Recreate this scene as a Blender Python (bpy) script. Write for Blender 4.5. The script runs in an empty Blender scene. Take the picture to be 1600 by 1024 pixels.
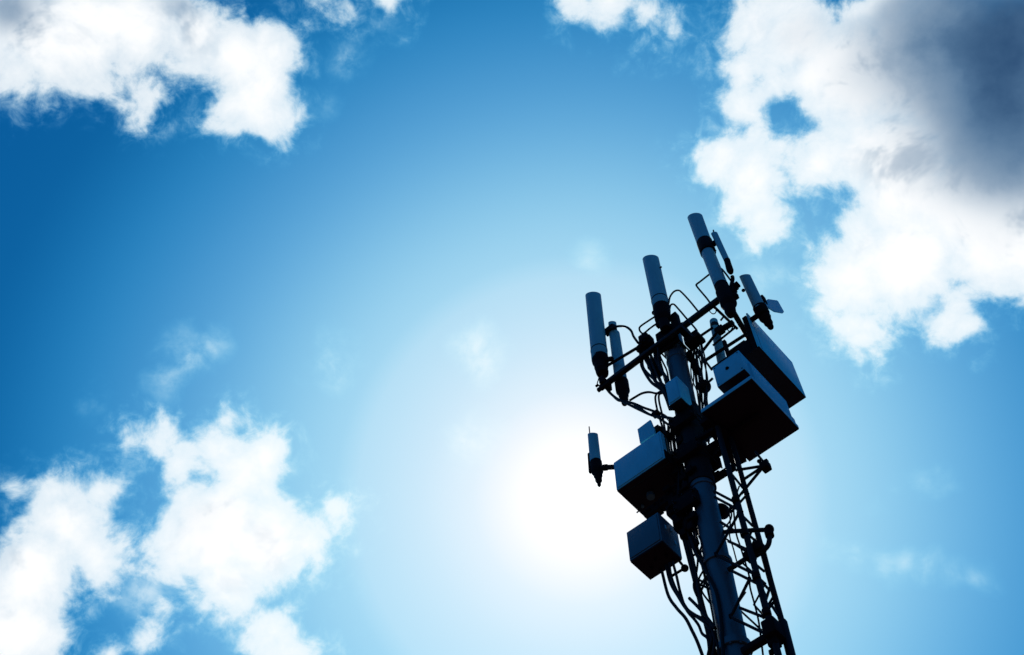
import bpy, bmesh, math, random
from mathutils import Vector, Matrix
S = bpy.context.scene
COL = S.collection
rad = math.radians

# ------------------------------------------------------------------ camera
FPX, PITCH, ROLL = 1700.0, 60.0, 1.5
cam = bpy.data.cameras.new('camera'); cam_ob = bpy.data.objects.new('camera', cam); COL.objects.link(cam_ob)
cam.sensor_width = 36; cam.lens = 36 * FPX / 1600; cam.clip_start = 0.05; cam.clip_end = 20000
CAM = Vector((0, 0, 1.6))
cam_ob.location = CAM
RM = (Matrix.Rotation(rad(90 + PITCH), 4, 'X') @ Matrix.Rotation(rad(ROLL), 4, 'Z'))
cam_ob.rotation_euler = RM.to_euler()
S.camera = cam_ob
R3 = RM.to_3x3()

def ray(x, y):
    """direction of the sight line through a point of the photograph"""
    return (R3 @ Vector((x - 800, 512 - y, -FPX))).normalized()

# ------------------------------------------------------------------ sun, sky, exposure
sun_dir = ray(905, 776)
SUN_EL = math.asin(sun_dir.z); SUN_AZ = math.atan2(sun_dir.x, sun_dir.y)
sun = bpy.data.lights.new('sun', 'SUN'); sun.energy = 2.5; sun.angle = rad(0.5); sun.color = (1, 0.96, 0.9)
sun_ob = bpy.data.objects.new('sun', sun); COL.objects.link(sun_ob)
sun_ob.rotation_euler = (-sun_dir).to_track_quat('-Z', 'Y').to_euler()
sun_ob.location = sun_dir * 50
vs = S.view_settings
vs.view_transform = 'Standard'; vs.look = 'None'; vs.exposure = 0; vs.gamma = 1; vs.use_curve_mapping = False
S.cycles.max_bounces = 6

world = bpy.data.worlds.new('World'); S.world = world; world.use_nodes = True
WT = world.node_tree; WN = WT.nodes; WL = WT.links
background = WN['Background']
SKY_STRENGTH = 0.1
background.inputs[1].default_value = SKY_STRENGTH
world.cycles.sampling_method = 'MANUAL'; world.cycles.sample_map_resolution = 512

def lin(c):
    f = lambda v: v / 12.92 if v <= 0.04045 else ((v + 0.055) / 1.055) ** 2.4
    return tuple(f(v / 255) for v in c)

def w_in(sock, v):
    if hasattr(v, 'is_linked') or isinstance(v, bpy.types.NodeSocket): WL.new(v, sock)
    else: sock.default_value = v

def wm(op, a, b=None, c=None, clamp=False):
    n = WN.new('ShaderNodeMath'); n.operation = op; n.use_clamp = clamp
    for i, v in enumerate((a, b, c)):
        if v is not None: w_in(n.inputs[i], v)
    return n.outputs[0]

def wv(op, a, b, out=0):
    n = WN.new('ShaderNodeVectorMath'); n.operation = op
    w_in(n.inputs[0], a)
    if b is not None: w_in(n.inputs[3 if op == 'SCALE' else 1], b)
    return n.outputs[out]

def wrange(v, a, b, c=0.0, d=1.0, kind='SMOOTHSTEP'):
    n = WN.new('ShaderNodeMapRange'); n.interpolation_type = kind
    for i, q in enumerate((v, a, b, c, d)): w_in(n.inputs[i], q)
    return n.outputs[0]

def wmix(f, a, b):
    n = WN.new('ShaderNodeMix'); n.data_type = 'RGBA'; n.clamp_factor = True
    w_in(n.inputs[0], f); w_in(n.inputs[6], a); w_in(n.inputs[7], b)
    return n.outputs[2]

def wnoise(vec, scale, detail, rough, lac=2.0, dist=0.0):
    n = WN.new('ShaderNodeTexNoise'); w_in(n.inputs['Vector'], vec)
    n.inputs['Scale'].default_value = scale; n.inputs['Detail'].default_value = detail
    n.inputs['Roughness'].default_value = rough; n.inputs['Lacunarity'].default_value = lac
    n.inputs['Distortion'].default_value = dist
    return n

sky_dir = wv('NORMALIZE', WN.new('ShaderNodeTexCoord').outputs['Generated'], None)
nishita = WN.new('ShaderNodeTexSky'); nishita.sky_type = 'NISHITA'; nishita.sun_disc = False
nishita.sun_elevation = SUN_EL; nishita.sun_rotation = SUN_AZ
nishita.dust_density = 0.0; nishita.air_density = 1.0; nishita.ozone_density = 3.0

# hazy air scatters forward: the sky gains brightness and loses blue with the angle to the sun
sun_angle = wm('ARCCOSINE', wv('DOT_PRODUCT', sky_dir, tuple(sun_dir), 1))
RAMP_MAX, RAMP_K = 0.8, 12.0
BASE = (0.107, 0.191, 0.371)
PROFILE = [  # photograph point, colour there
    ((905, 776), (330, 330, 330)), ((845, 766), (262, 264, 266)), ((812, 766), (251, 253, 256)), ((780, 766), (241, 247, 253)), ((740, 766), (224, 240, 251)), ((660, 766), (202, 231, 248)),
    ((560, 766), (180, 222, 244)), ((866, 400), (163, 215, 241)), ((866, 300), (134, 197, 232)), ((866, 200), (99, 172, 220)),
    ((866, 100), (70, 150, 206)), ((200, 450), (44, 134, 194)), ((100, 450), (24, 114, 176)), ((0, 450), (11, 96, 159)),
    ((-200, 430), (9, 92, 158))]
glow = WN.new('ShaderNodeValToRGB'); glow.color_ramp.interpolation = 'B_SPLINE'
el = glow.color_ramp.elements
for i, (p, c) in enumerate(PROFILE):
    t = math.acos(max(-1, min(1, ray(*p).dot(sun_dir)))) / RAMP_MAX
    e = el[i] if i < 2 else el.new(min(t, 1))
    e.position = min(t, 1)
    L = lin(c)
    e.color = tuple(L[k] / BASE[k] / RAMP_K for k in range(3)) + (1,)
WL.new(wm('DIVIDE', sun_angle, RAMP_MAX), glow.inputs[0])
flat = WN.new('ShaderNodeGamma'); flat.inputs[1].default_value = 0.2; WL.new(nishita.outputs[0], flat.inputs[0])
nish = wv('MULTIPLY', flat.outputs[0], tuple((c / SKY_STRENGTH) ** 0.8 for c in BASE))     # evens out the brightening toward the horizon
clear_sky = wv('SCALE', wv('MULTIPLY', nish, glow.outputs[0]), RAMP_K)

# cumulus: a distance field of puffs (bearing, angular size), its edge broken up by fractal noise
def px_angle(x, y, r):
    d = ray(x, y)
    return 0.25 * sum(d.angle(ray(x + a * r, y + b * r)) for a, b in ((1, 0), (-1, 0), (0, 1), (0, -1)))

def puff_field(puffs, k, warp):
    f = None
    for x, y, r in puffs:
        d = wv('DISTANCE', warp, tuple(ray(x, y)), 1)
        s = wm('SUBTRACT', px_angle(x, y, r), d)
        f = s if f is None else wm('SMOOTH_MAX', f, s, k)
    return f

CUMULUS = [
 (40,40,100),(25,115,50),(120,60,80),(140,110,40),(210,60,95),(235,135,38),(225,152,36),(222,172,22),(262,110,40),(300,60,85),(360,95,75),(395,140,62),(432,188,30),(350,170,38),(420,80,45),
 (500,5,26),(545,8,26),(610,-8,30),
 (955,12,42),(1025,32,36),(905,-5,26),
 (1180,40,44),(1160,100,38),(1160,165,42),(1120,245,44),(1180,290,58),(1195,340,36),(1150,330,18),(1190,175,50),(1212,140,44),(1182,225,44),(1345,300,46),(1315,275,34),(1250,60,70),(1270,140,70),(1270,270,55),(1330,120,110),
 (1450,100,150),(1560,150,180),(1400,270,120),(1550,320,140),(1340,370,55),(1330,425,50),(1420,400,85),(1530,400,80),(1325,460,46),(1480,480,38),(1345,500,40),(1352,530,34),(1360,555,26),(1600,400,60),
 (212,688,20),(245,695,26),(280,722,36),(285,755,32),(352,650,20),(352,690,30),(410,715,46),(430,705,22),(380,745,60),(312,752,38),(300,790,50),(340,820,95),(235,855,28),(270,850,45),
 (420,850,80),(480,845,50),(515,830,36),(531,795,28),(500,875,30),(325,775,34),(360,910,62),(355,960,30),
 (25,762,18),(90,768,34),(165,762,34),(110,820,68),(150,865,48),(50,900,85),(10,980,90),(50,1000,55),
 (425,1000,52),(465,1024,30),(235,1000,30),(170,1018,20),(252,948,12)]
HOLES = [(1231,210,12),(1224,190,5),(1275,345,10),(1300,325,2),(295,175,6)]
WISPS = [(300,562,44),(322,548,34),(272,586,32),(132,625,26),(735,545,40),(760,570,40),(722,690,36),(748,694,32),(1300,845,10),(1340,860,14),(1380,875,19),(1415,885,24),(1450,893,24),(1490,903,19),(1525,912,12),
 (1375,772,12),(1405,765,18),(1440,745,22),(1470,735,16),(525,560,36),(920,405,20),(540,90,40),(500,150,30),(1215,425,26),(1245,375,14),(460,740,20),(230,920,50),(20,740,20),(1190,430,26),(1380,60,20),(600,15,40)]
THICK = [(1600,30,430,.88),(1600,170,200,.26),(1540,260,190,.25),(1620,-20,150,.25),(1400,80,190,.11),(15,5,95,.5),(272,-5,70,.42),(400,20,75,.2),(300,800,95,.13),(-10,860,70,.24),(1230,50,90,.22)]

n1 = wnoise(sky_dir, 9.0, 2.0, 0.5)
warp = wv('ADD', sky_dir, wv('SCALE', wv('SUBTRACT', n1.outputs['Color'], (0.5, 0.5, 0.5)), 0.036))
fb = wnoise(sky_dir, 16.0, 12.0, 0.56, 2.1, 0.3).outputs['Fac']
fine = wnoise(sky_dir, 48.0, 9.0, 0.62, 2.1, 0.4).outputs['Fac']
field = puff_field(CUMULUS, 0.012, warp)
holes = wm('ADD', puff_field(HOLES, 0.01, warp), 0.012)
field = wm('SMOOTH_MIN', field, wm('MULTIPLY', holes, -1.0), 0.012)
rough_f = wm('ADD', field, wm('MULTIPLY_ADD', fb, 0.078, -0.0345))
rough_f = wm('ADD', rough_f, wm('MULTIPLY_ADD', fine, 0.028, -0.014))
body = wm('ADD', wm('MULTIPLY', wrange(rough_f, -0.007, 0.014), 0.72), wm('MULTIPLY', wrange(rough_f, -0.006, 0.045), 0.28))
veil = wm('MULTIPLY', wrange(rough_f, -0.028, 0.012), wrange(fine, 0.38, 0.75, 0.0, 0.42))
wf = puff_field(WISPS, 0.01, warp)
wisp = wm('MULTIPLY', wrange(wm('ADD', wf, wm('MULTIPLY_ADD', fb, 0.06, -0.03)), -0.012, 0.04), wrange(wm('ADD', wm('MULTIPLY', fb, .6), wm('MULTIPLY', fine, .4)), 0.34, 0.6, 0.0, 0.66))
cover = wm('MAXIMUM', body, wm('MAXIMUM', veil, wisp))
# thick parts swallow the light from behind, thin ones glow
thick = None
for x, y, r, a in THICK:
    t = wrange(wv('DISTANCE', warp, tuple(ray(x, y)), 1), px_angle(x, y, r), 0.0, 0.0, a)
    thick = t if thick is None else wm('ADD', thick, t)
mottle = wnoise(sky_dir, 11.0, 6.0, 0.55).outputs['Fac']
thick = wm('MULTIPLY', thick, wrange(mottle, 0.3, 0.7, 0.88, 1.08, 'LINEAR'))
# billows: where the cloud gets denser toward the sun it stands in its own shade
toward = wnoise(wv('ADD', sky_dir, tuple(sun_dir * 0.011)), 16.0, 4.0, 0.5, 2.1, 0.3).outputs['Fac']
here = wnoise(sky_dir, 16.0, 4.0, 0.5, 2.1, 0.3).outputs['Fac']
relief = wm('MULTIPLY', wrange(wm('SUBTRACT', toward, here), -0.02, 0.11, 0.0, 0.21), wm('MULTIPLY', wrange(field, -0.01, 0.05), wrange(thick, 0.1, 0.7, 1.0, 0.0)))
thick = wm('ADD', thick, wm('MULTIPLY', wrange(mottle, 0.45, 0.72, 0.0, 0.14), wrange(field, 0.0, 0.05)))
thick = wm('DIVIDE', wm('MULTIPLY', wm('ADD', thick, relief), wrange(field, -0.012, 0.022)), 1.3)
tr = WN.new('ShaderNodeValToRGB'); tr.color_ramp.interpolation = 'B_SPLINE'
te = tr.color_ramp.elements
for i, (p, c) in enumerate([(0, (255, 255, 255)), (.1, (250, 252, 254)), (.22, (222, 230, 237)), (.38, (154, 174, 194)), (.54, (114, 142, 170)), (.7, (76, 112, 148)), (1, (30, 64, 104))]):
    e = te[i] if i < 2 else te.new(p)
    e.position = p; L = lin(c); e.color = (L[0], L[1], L[2], 1)
WL.new(thick, tr.inputs[0])
cloud_col = wv('SCALE', tr.outputs[0], 1.04 / SKY_STRENGTH)
# thin cloud lets the blue through: red is covered last
veils = WN.new('ShaderNodeCombineXYZ')
for i, p in enumerate((1.45, 1.08, 0.9)): WL.new(wm('POWER', cover, p), veils.inputs[i])
sky_out = WN.new('ShaderNodeVectorMath'); sky_out.operation = 'MULTIPLY_ADD'
WL.new(wv('SUBTRACT', cloud_col, clear_sky), sky_out.inputs[0]); WL.new(veils.outputs[0], sky_out.inputs[1]); WL.new(clear_sky, sky_out.inputs[2])
WL.new(sky_out.outputs[0], background.inputs[0])

# ------------------------------------------------------------------ helpers
random.seed(7)

def ground_point(x, y, dist):
    d = ray(x, y); return CAM + d * (dist / math.hypot(d.x, d.y))
O = ground_point(1109, 830, 11.5); O.z = 0                       # foot of the mast
AZ_B = rad(43.5); AZ_A = AZ_B - math.pi / 2                       # the two directions of the boom frame
EA = Vector((math.sin(AZ_A), math.cos(AZ_A), 0)); EB = Vector((math.sin(AZ_B), math.cos(AZ_B), 0)); EZ = Vector((0, 0, 1))

def W(a, b, z): return O + EA * a + EB * b + EZ * z
def at(x, y, a=None, b=None, z=None):
    """world point on a plane of the frame (fixed a, b or z) seen at a point of the photograph"""
    d = ray(x, y); c = CAM - O
    for ax, v in ((EA, a), (EB, b), (EZ, z)):
        if v is not None: return CAM + d * ((v - c.dot(ax)) / d.dot(ax))
def loc(p):
    q = p - O; return q.dot(EA), q.dot(EB), q.z
def mpp(p): return (p - CAM).dot(R3 @ Vector((0, 0, -1))) / FPX     # metres per photograph pixel at p

def basis(d):
    d = d.normalized(); u = d.cross(EZ)
    if u.length < 1e-3: u = EA.copy()
    u.normalize(); return d, u, d.cross(u)

class MB:
    def __init__(s): s.v = []; s.f = []
    def add(s, verts, faces):
        n = len(s.v); s.v += [Vector(p) for p in verts]; s.f += [tuple(i + n for i in f) for f in faces]; return s
    def rings(s, rings, close=True):
        k = len(rings[0]); v = [p for r in rings for p in r]; f = []
        for i in range(len(rings) - 1):
            for j in range(k):
                f.append((i * k + j, i * k + (j + 1) % k, (i + 1) * k + (j + 1) % k, (i + 1) * k + j))
        if close: f.append(tuple(range(k))[::-1]); f.append(tuple((len(rings) - 1) * k + j for j in range(k)))
        return s.add(v, f)
    def lathe(s, p, axis, prof, k=28):
        """prof: (distance along axis, radius)"""
        d, u, w = basis(axis)
        return s.rings([[p + d * t + (u * math.cos(2 * math.pi * j / k) + w * math.sin(2 * math.pi * j / k)) * max(r, 1e-4) for j in range(k)] for t, r in prof])
    def tube(s, pts, r, k=10, smooth=0):
        pts = [Vector(p) for p in pts]
        if smooth: pts = spline(pts, smooth)
        rs = r if isinstance(r, (list, tuple)) else [r] * len(pts)
        u = None; rr = []
        for i, p in enumerate(pts):
            d = (pts[min(i + 1, len(pts) - 1)] - pts[max(i - 1, 0)]).normalized()
            if u is None: _, u, _ = basis(d)
            u = (u - d * u.dot(d)).normalized(); w = d.cross(u)
            rr.append([p + (u * math.cos(2 * math.pi * j / k) + w * math.sin(2 * math.pi * j / k)) * rs[i] for j in range(k)])
        return s.rings(rr)
    def ball(s, p, r, sq=1.0, k=16):
        return s.lathe(p - EZ * r * sq, EZ, [(r * sq * (1 - math.cos(math.pi * i / 10)), r * math.sin(math.pi * i / 10)) for i in range(11)], k)
    def box(s, p, ex, ey, ez, bev=0.008, seg=2):
        """box from corner p along three edge vectors, edges rounded"""
        bm = bmesh.new()
        c = [bm.verts.new(p + ex * i + ey * j + ez * k) for k in (0, 1) for j in (0, 1) for i in (0, 1)]
        for f in ((0, 2, 3, 1), (4, 5, 7, 6), (0, 1, 5, 4), (2, 6, 7, 3), (0, 4, 6, 2), (1, 3, 7, 5)): bm.faces.new([c[i] for i in f])
        bmesh.ops.recalc_face_normals(bm, faces=bm.faces)
        if bev: bmesh.ops.bevel(bm, geom=list(bm.edges), offset=bev, segments=seg, affect='EDGES', profile=0.6)
        bm.verts.index_update()
        s.add([v.co.copy() for v in bm.verts], [tuple(v.index for v in f.verts) for f in bm.faces]); bm.free(); return s
    def cbox(s, c, ux, uy, uz, bev=0.006):
        return s.box(c - (ux + uy + uz) / 2, ux, uy, uz, bev)
    def bar(s, p, q, w, h, up=EZ, bev=0.004):
        d = (q - p); x = d.normalized(); y = up.cross(x)
        if y.length < 1e-3: y = EA.copy()
        y.normalize(); z = x.cross(y)
        return s.box(p - y * w / 2 - z * h / 2, d, y * w, z * h, bev)
    def prism(s, pts, off):
        n = len(pts); v = list(pts) + [p + off for p in pts]
        return s.add(v, [tuple(range(n)), tuple(range(2 * n - 1, n - 1, -1))] + [(i, i + n, (i + 1) % n + n, (i + 1) % n) for i in range(n)])
    def bolt(s, p, d, r=0.014, h=0.014):
        return s.lathe(p, d, [(-0.005, r), (h * .8, r), (h, r * .8)], 6)
    def build(s, name, mat, parent=None):
        base = ORIGIN[parent.name] if parent else Vector((0, 0, 0))
        if parent is None:
            base = sum(s.v, Vector()) / len(s.v)
        elif 'is_part' in parent.keys(): pass
        me = bpy.data.meshes.new(name); me.from_pydata([p - base for p in s.v], [], s.f)
        bm = bmesh.new(); bm.from_mesh(me); bmesh.ops.recalc_face_normals(bm, faces=bm.faces); bm.to_mesh(me); bm.free()
        for pl in me.polygons: pl.use_smooth = True
        me.set_sharp_from_angle(angle=rad(38)); me.materials.append(mat); me.update()
        o = bpy.data.objects.new(name, me); COL.objects.link(o); o.parent = parent
        if parent is None: o.location = base
        ORIGIN[o.name] = base
        return o
ORIGIN = {}

def spline(pts, n):
    out = []; P = [pts[0] * 2 - pts[1]] + list(pts) + [pts[-1] * 2 - pts[-2]]
    for i in range(1, len(P) - 2):
        a, b, c, d = P[i - 1:i + 3]
        for k in range(n):
            t = k / n
            out.append(0.5 * (2 * b + (c - a) * t + (2 * a - 5 * b + 4 * c - d) * t * t + (3 * b - a - 3 * c + d) * t ** 3))
    return out + [pts[-1]]

def thing(name, label, cat, p, group=None):
    o = bpy.data.objects.new(name, None); COL.objects.link(o); o.location = p; o.empty_display_size = 0.2
    ORIGIN[o.name] = Vector(p); return tag(o, label, cat, group)
def tag(o, label, cat, group=None, kind=None):
    o['label'] = label; o['category'] = cat
    if group: o['group'] = group
    if kind: o['kind'] = kind
    return o

# ------------------------------------------------------------------ materials
def material(name, base, rough, metal=0.0, mottle=0.25, scale=9.0, streak=0.0, bump=0.0, spec=0.5):
    m = bpy.data.materials.new(name); m.use_nodes = True; t = m.node_tree; n = t.nodes; l = t.links
    b = n['Principled BSDF']; b.inputs['Roughness'].default_value = rough; b.inputs['Metallic'].default_value = metal
    b.inputs['Specular IOR Level'].default_value = spec
    tc = n.new('ShaderNodeTexCoord'); mp = n.new('ShaderNodeMapping'); l.new(tc.outputs['Object'], mp.inputs[0])
    mp.inputs['Scale'].default_value = (1, 1, 1 - streak * .9)
    no = n.new('ShaderNodeTexNoise'); no.inputs['Scale'].default_value = scale; no.inputs['Detail'].default_value = 8; no.inputs['Roughness'].default_value = 0.65
    l.new(mp.outputs[0], no.inputs['Vector'])
    r = n.new('ShaderNodeValToRGB'); l.new(no.outputs['Fac'], r.inputs[0])
    r.color_ramp.elements[0].position = .3; r.color_ramp.elements[1].position = .72
    r.color_ramp.elements[0].color = tuple(c * (1 - mottle) for c in base) + (1,)
    r.color_ramp.elements[1].color = tuple(min(1, c * (1 + mottle * .5)) for c in base) + (1,)
    l.new(r.outputs[0], b.inputs['Base Color'])
    mr = n.new('ShaderNodeMapRange'); l.new(no.outputs['Fac'], mr.inputs[0])
    mr.inputs[3].default_value = max(.05, rough - .12); mr.inputs[4].default_value = min(1, rough + .12); l.new(mr.outputs[0], b.inputs['Roughness'])
    if bump:
        bp = n.new('ShaderNodeBump'); bp.inputs['Strength'].default_value = bump; bp.inputs['Distance'].default_value = 0.004
        l.new(no.outputs['Fac'], bp.inputs['Height']); l.new(bp.outputs[0], b.inputs['Normal'])
    return m
M_RADOME = material('radome_paint', (0.20, 0.48, 0.52), 0.55, 0, 0.14, 5, 0.8)
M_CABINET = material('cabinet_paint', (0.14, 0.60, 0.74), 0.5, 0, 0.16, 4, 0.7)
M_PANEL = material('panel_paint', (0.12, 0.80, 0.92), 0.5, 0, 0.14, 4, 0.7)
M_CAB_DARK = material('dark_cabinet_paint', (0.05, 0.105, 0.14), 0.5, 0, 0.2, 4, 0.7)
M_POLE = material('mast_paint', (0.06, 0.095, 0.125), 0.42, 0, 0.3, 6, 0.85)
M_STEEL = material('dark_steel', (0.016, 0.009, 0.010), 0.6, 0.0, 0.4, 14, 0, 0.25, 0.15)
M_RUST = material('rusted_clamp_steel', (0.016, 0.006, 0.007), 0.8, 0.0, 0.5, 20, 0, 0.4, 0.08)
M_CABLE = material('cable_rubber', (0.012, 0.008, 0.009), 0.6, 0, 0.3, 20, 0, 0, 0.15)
M_UNDER = material('shaded_underside', (0.022, 0.007, 0.012), 0.8, 0, 0.3, 8, 0, 0, 0.15)  # shade under the boxes put into the colour, near-black with a warm tint

# ------------------------------------------------------------------ ground
g = MB()
NG = 48
rings = [0.0, 5, 12, 25, 60, 150, 400, 1200, 4000]
gv = [Vector((0, 0, 0))] + [Vector((r * math.cos(2 * math.pi * j / NG), r * math.sin(2 * math.pi * j / NG), 0)) for r in rings[1:] for j in range(NG)]
gf = [(0, 1 + j, 1 + (j + 1) % NG) for j in range(NG)]
for i in range(len(rings) - 2):
    for j in range(NG):
        a0 = 1 + i * NG; b0 = a0 + NG
        gf.append((a0 + j, b0 + j, b0 + (j + 1) % NG, a0 + (j + 1) % NG))
M_GROUND = material('dry_ground', (0.06, 0.042, 0.036), 0.95, 0, 0.5, 0.8, 0, 0.6)
ground = g.add(gv, gf).build('ground', M_GROUND); ground['kind'] = 'structure'

# ------------------------------------------------------------------ mast
p_hi, p_lo = at(1054, 545, b=0), at(1147, 1010, b=0)
def mast_axis(z): return p_lo + (p_hi - p_lo) * ((z - p_lo.z) / (p_hi.z - p_lo.z))
def mast_z(y):
    z0, z1 = 5.0, 25.0
    for _ in range(50):
        zm = (z0 + z1) / 2; q = R3.transposed() @ (mast_axis(zm) - CAM)
        if 512 + q.y / q.z * FPX < y: z1 = zm
        else: z0 = zm
    return z0
RP = 0.195
AX = (p_hi - p_lo).normalized()
z_top = mast_z(522)
mast = thing('tubular_mast', 'tall blue grey round steel mast carrying the antenna frame and cabinets', 'mast', mast_axis(0))
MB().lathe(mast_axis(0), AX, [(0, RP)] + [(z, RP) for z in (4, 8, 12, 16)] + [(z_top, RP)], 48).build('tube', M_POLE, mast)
def collar(y, h, grow, mat=M_POLE, bolts=0):
    z = mast_z(y); m = MB(); r = RP + grow
    m.lathe(mast_axis(z - h / 2), AX, [(0, RP - .01), (0, r - .006), (.006, r), (h - .006, r), (h, r - .006), (h, RP - .01)], 48)
    for k in range(bolts):
        t = 2 * math.pi * k / bolts; m.bolt(mast_axis(z - h / 2 - .004) + (EA * math.cos(t) + EB * math.sin(t)) * (RP + grow * .55), -AX, .016, .02)
    return m.build('collar', mat, mast)
z1, z2 = mast_z(760), mast_z(640)
MB().lathe(mast_axis(z1), AX, [(0, RP - .01), (0, RP + .02), (.01, RP + .026), (z2 - z1 - .01, RP + .026), (z2 - z1, RP - .01)], 48).build('sleeve', M_STEEL, mast)
collar(548, .07, .022); collar(566, .03, .014); collar(882, .09, .03, M_POLE); collar(766, .05, .02, M_POLE); collar(1015, .12, .04, M_POLE, 10)
MB().lathe(mast_axis(0), AX, [(0, .42), (.04, .42), (.04, RP)], 40).build('base_plate', M_STEEL, mast)

# ------------------------------------------------------------------ lattice of the cable ladder
lat = thing('lattice_ladder', 'dark steel lattice with zigzag rods climbing beside the round mast', 'lattice', Vector((O.x + .6, O.y - .3, 0)))
def leg(p0, p1, b, r):
    a, c = at(*p0, b=b), at(*p1, b=b)
    foot = c + (c - a) * ((c.z) / (a.z - c.z))
    MB().tube([a, (a + c) / 2, c, foot], r, 14).build('leg', M_STEEL, lat)
leg((1121, 668), (1209, 997), -.22, .048)
leg((1140, 676), (1236, 1024), .16, .043)
leg((1070, 842), (1115, 1018), -.12, .045)
def rod(pts, b, r, name='brace', thing_=None, mat=None, smooth=0):
    return MB().tube([at(*p, b=b) if not isinstance(p, Vector) else p for p in pts], r, 8, smooth).build(name, mat or M_STEEL, thing_ or lat)
ZZ = -.235
for pts in ([(1154, 803), (1121, 862), (1119, 866), (1122, 869), (1176, 896)],
            [(1171, 905), (1145, 958), (1142, 963), (1147, 967), (1203, 994)],
            [(1116, 768), (1152, 787)], [(1117, 777), (1160, 800)], [(1143, 892), (1183, 912)], [(1156, 950), (1192, 964)],
            [(1126, 816), (1145, 828)], [(1138, 846), (1168, 859)]):
    rod(pts, ZZ, .022)
rod([(1150, 787), (1137, 800)], ZZ, .017); rod([(1170, 770), (1141, 802)], -.05, .02)
for pts in ([(1144, 742), (1161, 763)], [(1163, 765), (1153, 778)], [(1160, 806), (1176, 822)], [(1187, 905), (1200, 920)], [(1203, 918), (1196, 940)],
            [(1195, 862), (1206, 905)], [(1176, 826), (1168, 845)], [(1183, 848), (1172, 838)], [(1178, 880), (1194, 893)], [(1210, 940), (1200, 952)], [(1205, 945), (1216, 962)]):
    rod(pts, -.03, .02)
for pts in ([(1090, 905), (1107, 914)], [(1092, 918), (1106, 898)], [(1090, 912), (1108, 920)], [(1108, 898), (1092, 930)], [(1100, 860), (1075, 872)]):
    rod(pts, -.14, .018)
for (x, y) in ((1119, 866), (1142, 963), (1171, 905), (1154, 803), (1193, 963)):
    MB().cbox(at(x, y, b=ZZ), EA * .05, EB * .04, EZ * .07).build('gusset', M_RUST, lat)

rod([(1180, 842), (1160, 880), (1196, 912), (1178, 945), (1211, 982)], .1, .016)
rod([(1150, 812), (1128, 838), (1165, 862)], .2, .015); rod([(1165, 925), (1150, 948), (1190, 985)], .2, .015)
for (x, y) in ((1163, 834), (1182, 902), (1198, 958), (1150, 782)):
    m = MB(); c = at(x, y, b=-.24); m.lathe(c - EZ * .03, EZ, [(-.02, .05), (-.02, .062), (.08, .062), (.08, .05)], 16); m.build('rail_sleeve', M_RUST, lat)

# ------------------------------------------------------------------ antenna frame on the mast head
frame = thing('antenna_frame', 'dark square pipe frame crossing the mast head under the antennas', 'antenna frame', mast_axis(z_top))
BB = -.35
def pipe(p, q, r, name='rail', parent=None, mat=None, k=14):
    return MB().tube([p, q], r, k).build(name, mat or M_STEEL, parent or frame)
bl, br = at(938, 607, b=BB), at(1152, 447, b=BB)
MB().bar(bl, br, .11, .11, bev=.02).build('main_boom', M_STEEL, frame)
pipe(at(940, 577, b=BB), at(1002, 540, b=BB), .032)
RB = .45
pipe(at(1080, 535, b=RB), at(1114, 512, b=RB), .028); pipe(at(1098, 566, b=RB), at(1168, 521, b=RB), .034)
pipe(at(1090, 559, b=RB), at(1120, 520, b=RB), .03, 'brace'); pipe(at(1087, 543, b=RB), at(1112, 578, b=RB), .022, 'brace')
az = loc(br)[2] - .08
MB().bar(at(1140, 478, z=az), at(1172, 532, z=az), .10, .09, bev=.015).build('side_boom', M_STEEL, frame)
pipe(at(1112, 476, z=az), at(1152, 514, z=az), .028, 'side_rail')
pipe(at(1150, 511, z=az), at(1114, 540, z=az), .022, 'brace')
# the hub: plates, u-bolts and a saddle that hold the boom on the mast
m = MB(); zc = loc(at(1045, 527, b=BB))[2]; hub = mast_axis(zc)
m.cbox(hub + EB * -.24 + EZ * .02, EA * .52, EB * .05, EZ * .34); m.cbox(hub + EB * .24, EA * .46, EB * .05, EZ * .26)
for sx in (-.22, .22):
    m.tube([hub + EA * sx + EB * -.33, hub + EA * sx + EB * .3], .018, 8)
    m.bolt(hub + EA * sx + EB * -.28, -EB, .035, .04)
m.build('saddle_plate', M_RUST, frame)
m = MB(); m.cbox(at(1045, 519, b=-.27), EA * .56, EB * .13, EZ * .28, .02)
for s in (-.2, -.07, .07, .2): m.bolt(at(1045, 521, b=-.33) + EA * s - EZ * .05, -EB, .03, .05)
m.build('saddle_plate', M_RUST, frame)
MB().cbox(at(1055, 500, b=-.24), EA * .16, EB * .14, EZ * .36, .02).build('clamp', M_RUST, frame)
zb = loc(at(1078, 528, b=-.05))[2]
MB().bar(at(1062, 509, z=zb), at(1088, 541, z=zb), .15, .17, bev=.02).build('short_beam', M_RUST, frame)
m = MB(); c = at(1010, 538, b=-.3)
m.cbox(c, EA * .30, EB * .16, EZ * .30, .02); m.cbox(c + EA * -.02 + EB * -.1 + EZ * .1, EA * .2, EB * .1, EZ * .2, .02)
for i in range(5): m.bolt(c + EA * random.uniform(-.14, .14) + EB * -.09 + EZ * random.uniform(-.14, .14), -EB, .03, .06)
m.ball(c + EA * .13 + EZ * -.1 + EB * -.05, .09); m.build('clamp', M_RUST, frame)
m = MB(); c = at(1082, 533, b=-.1)
m.cbox(c, EA * .26, EB * .22, EZ * .24, .02); m.cbox(c + EA * -.14 + EZ * -.02, EA * .12, EB * .3, EZ * .12, .01); m.build('clamp', M_RUST, frame)
m = MB(); c = at(946, 600, b=-.36)
m.cbox(c, EA * .1, EB * .3, EZ * .22, .015); m.cbox(at(943, 604, b=-.44), EA * .3, EB * .07, EZ * .09, .015); m.bolt(at(934, 602, b=-.44), EA, .03, .05)
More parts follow.
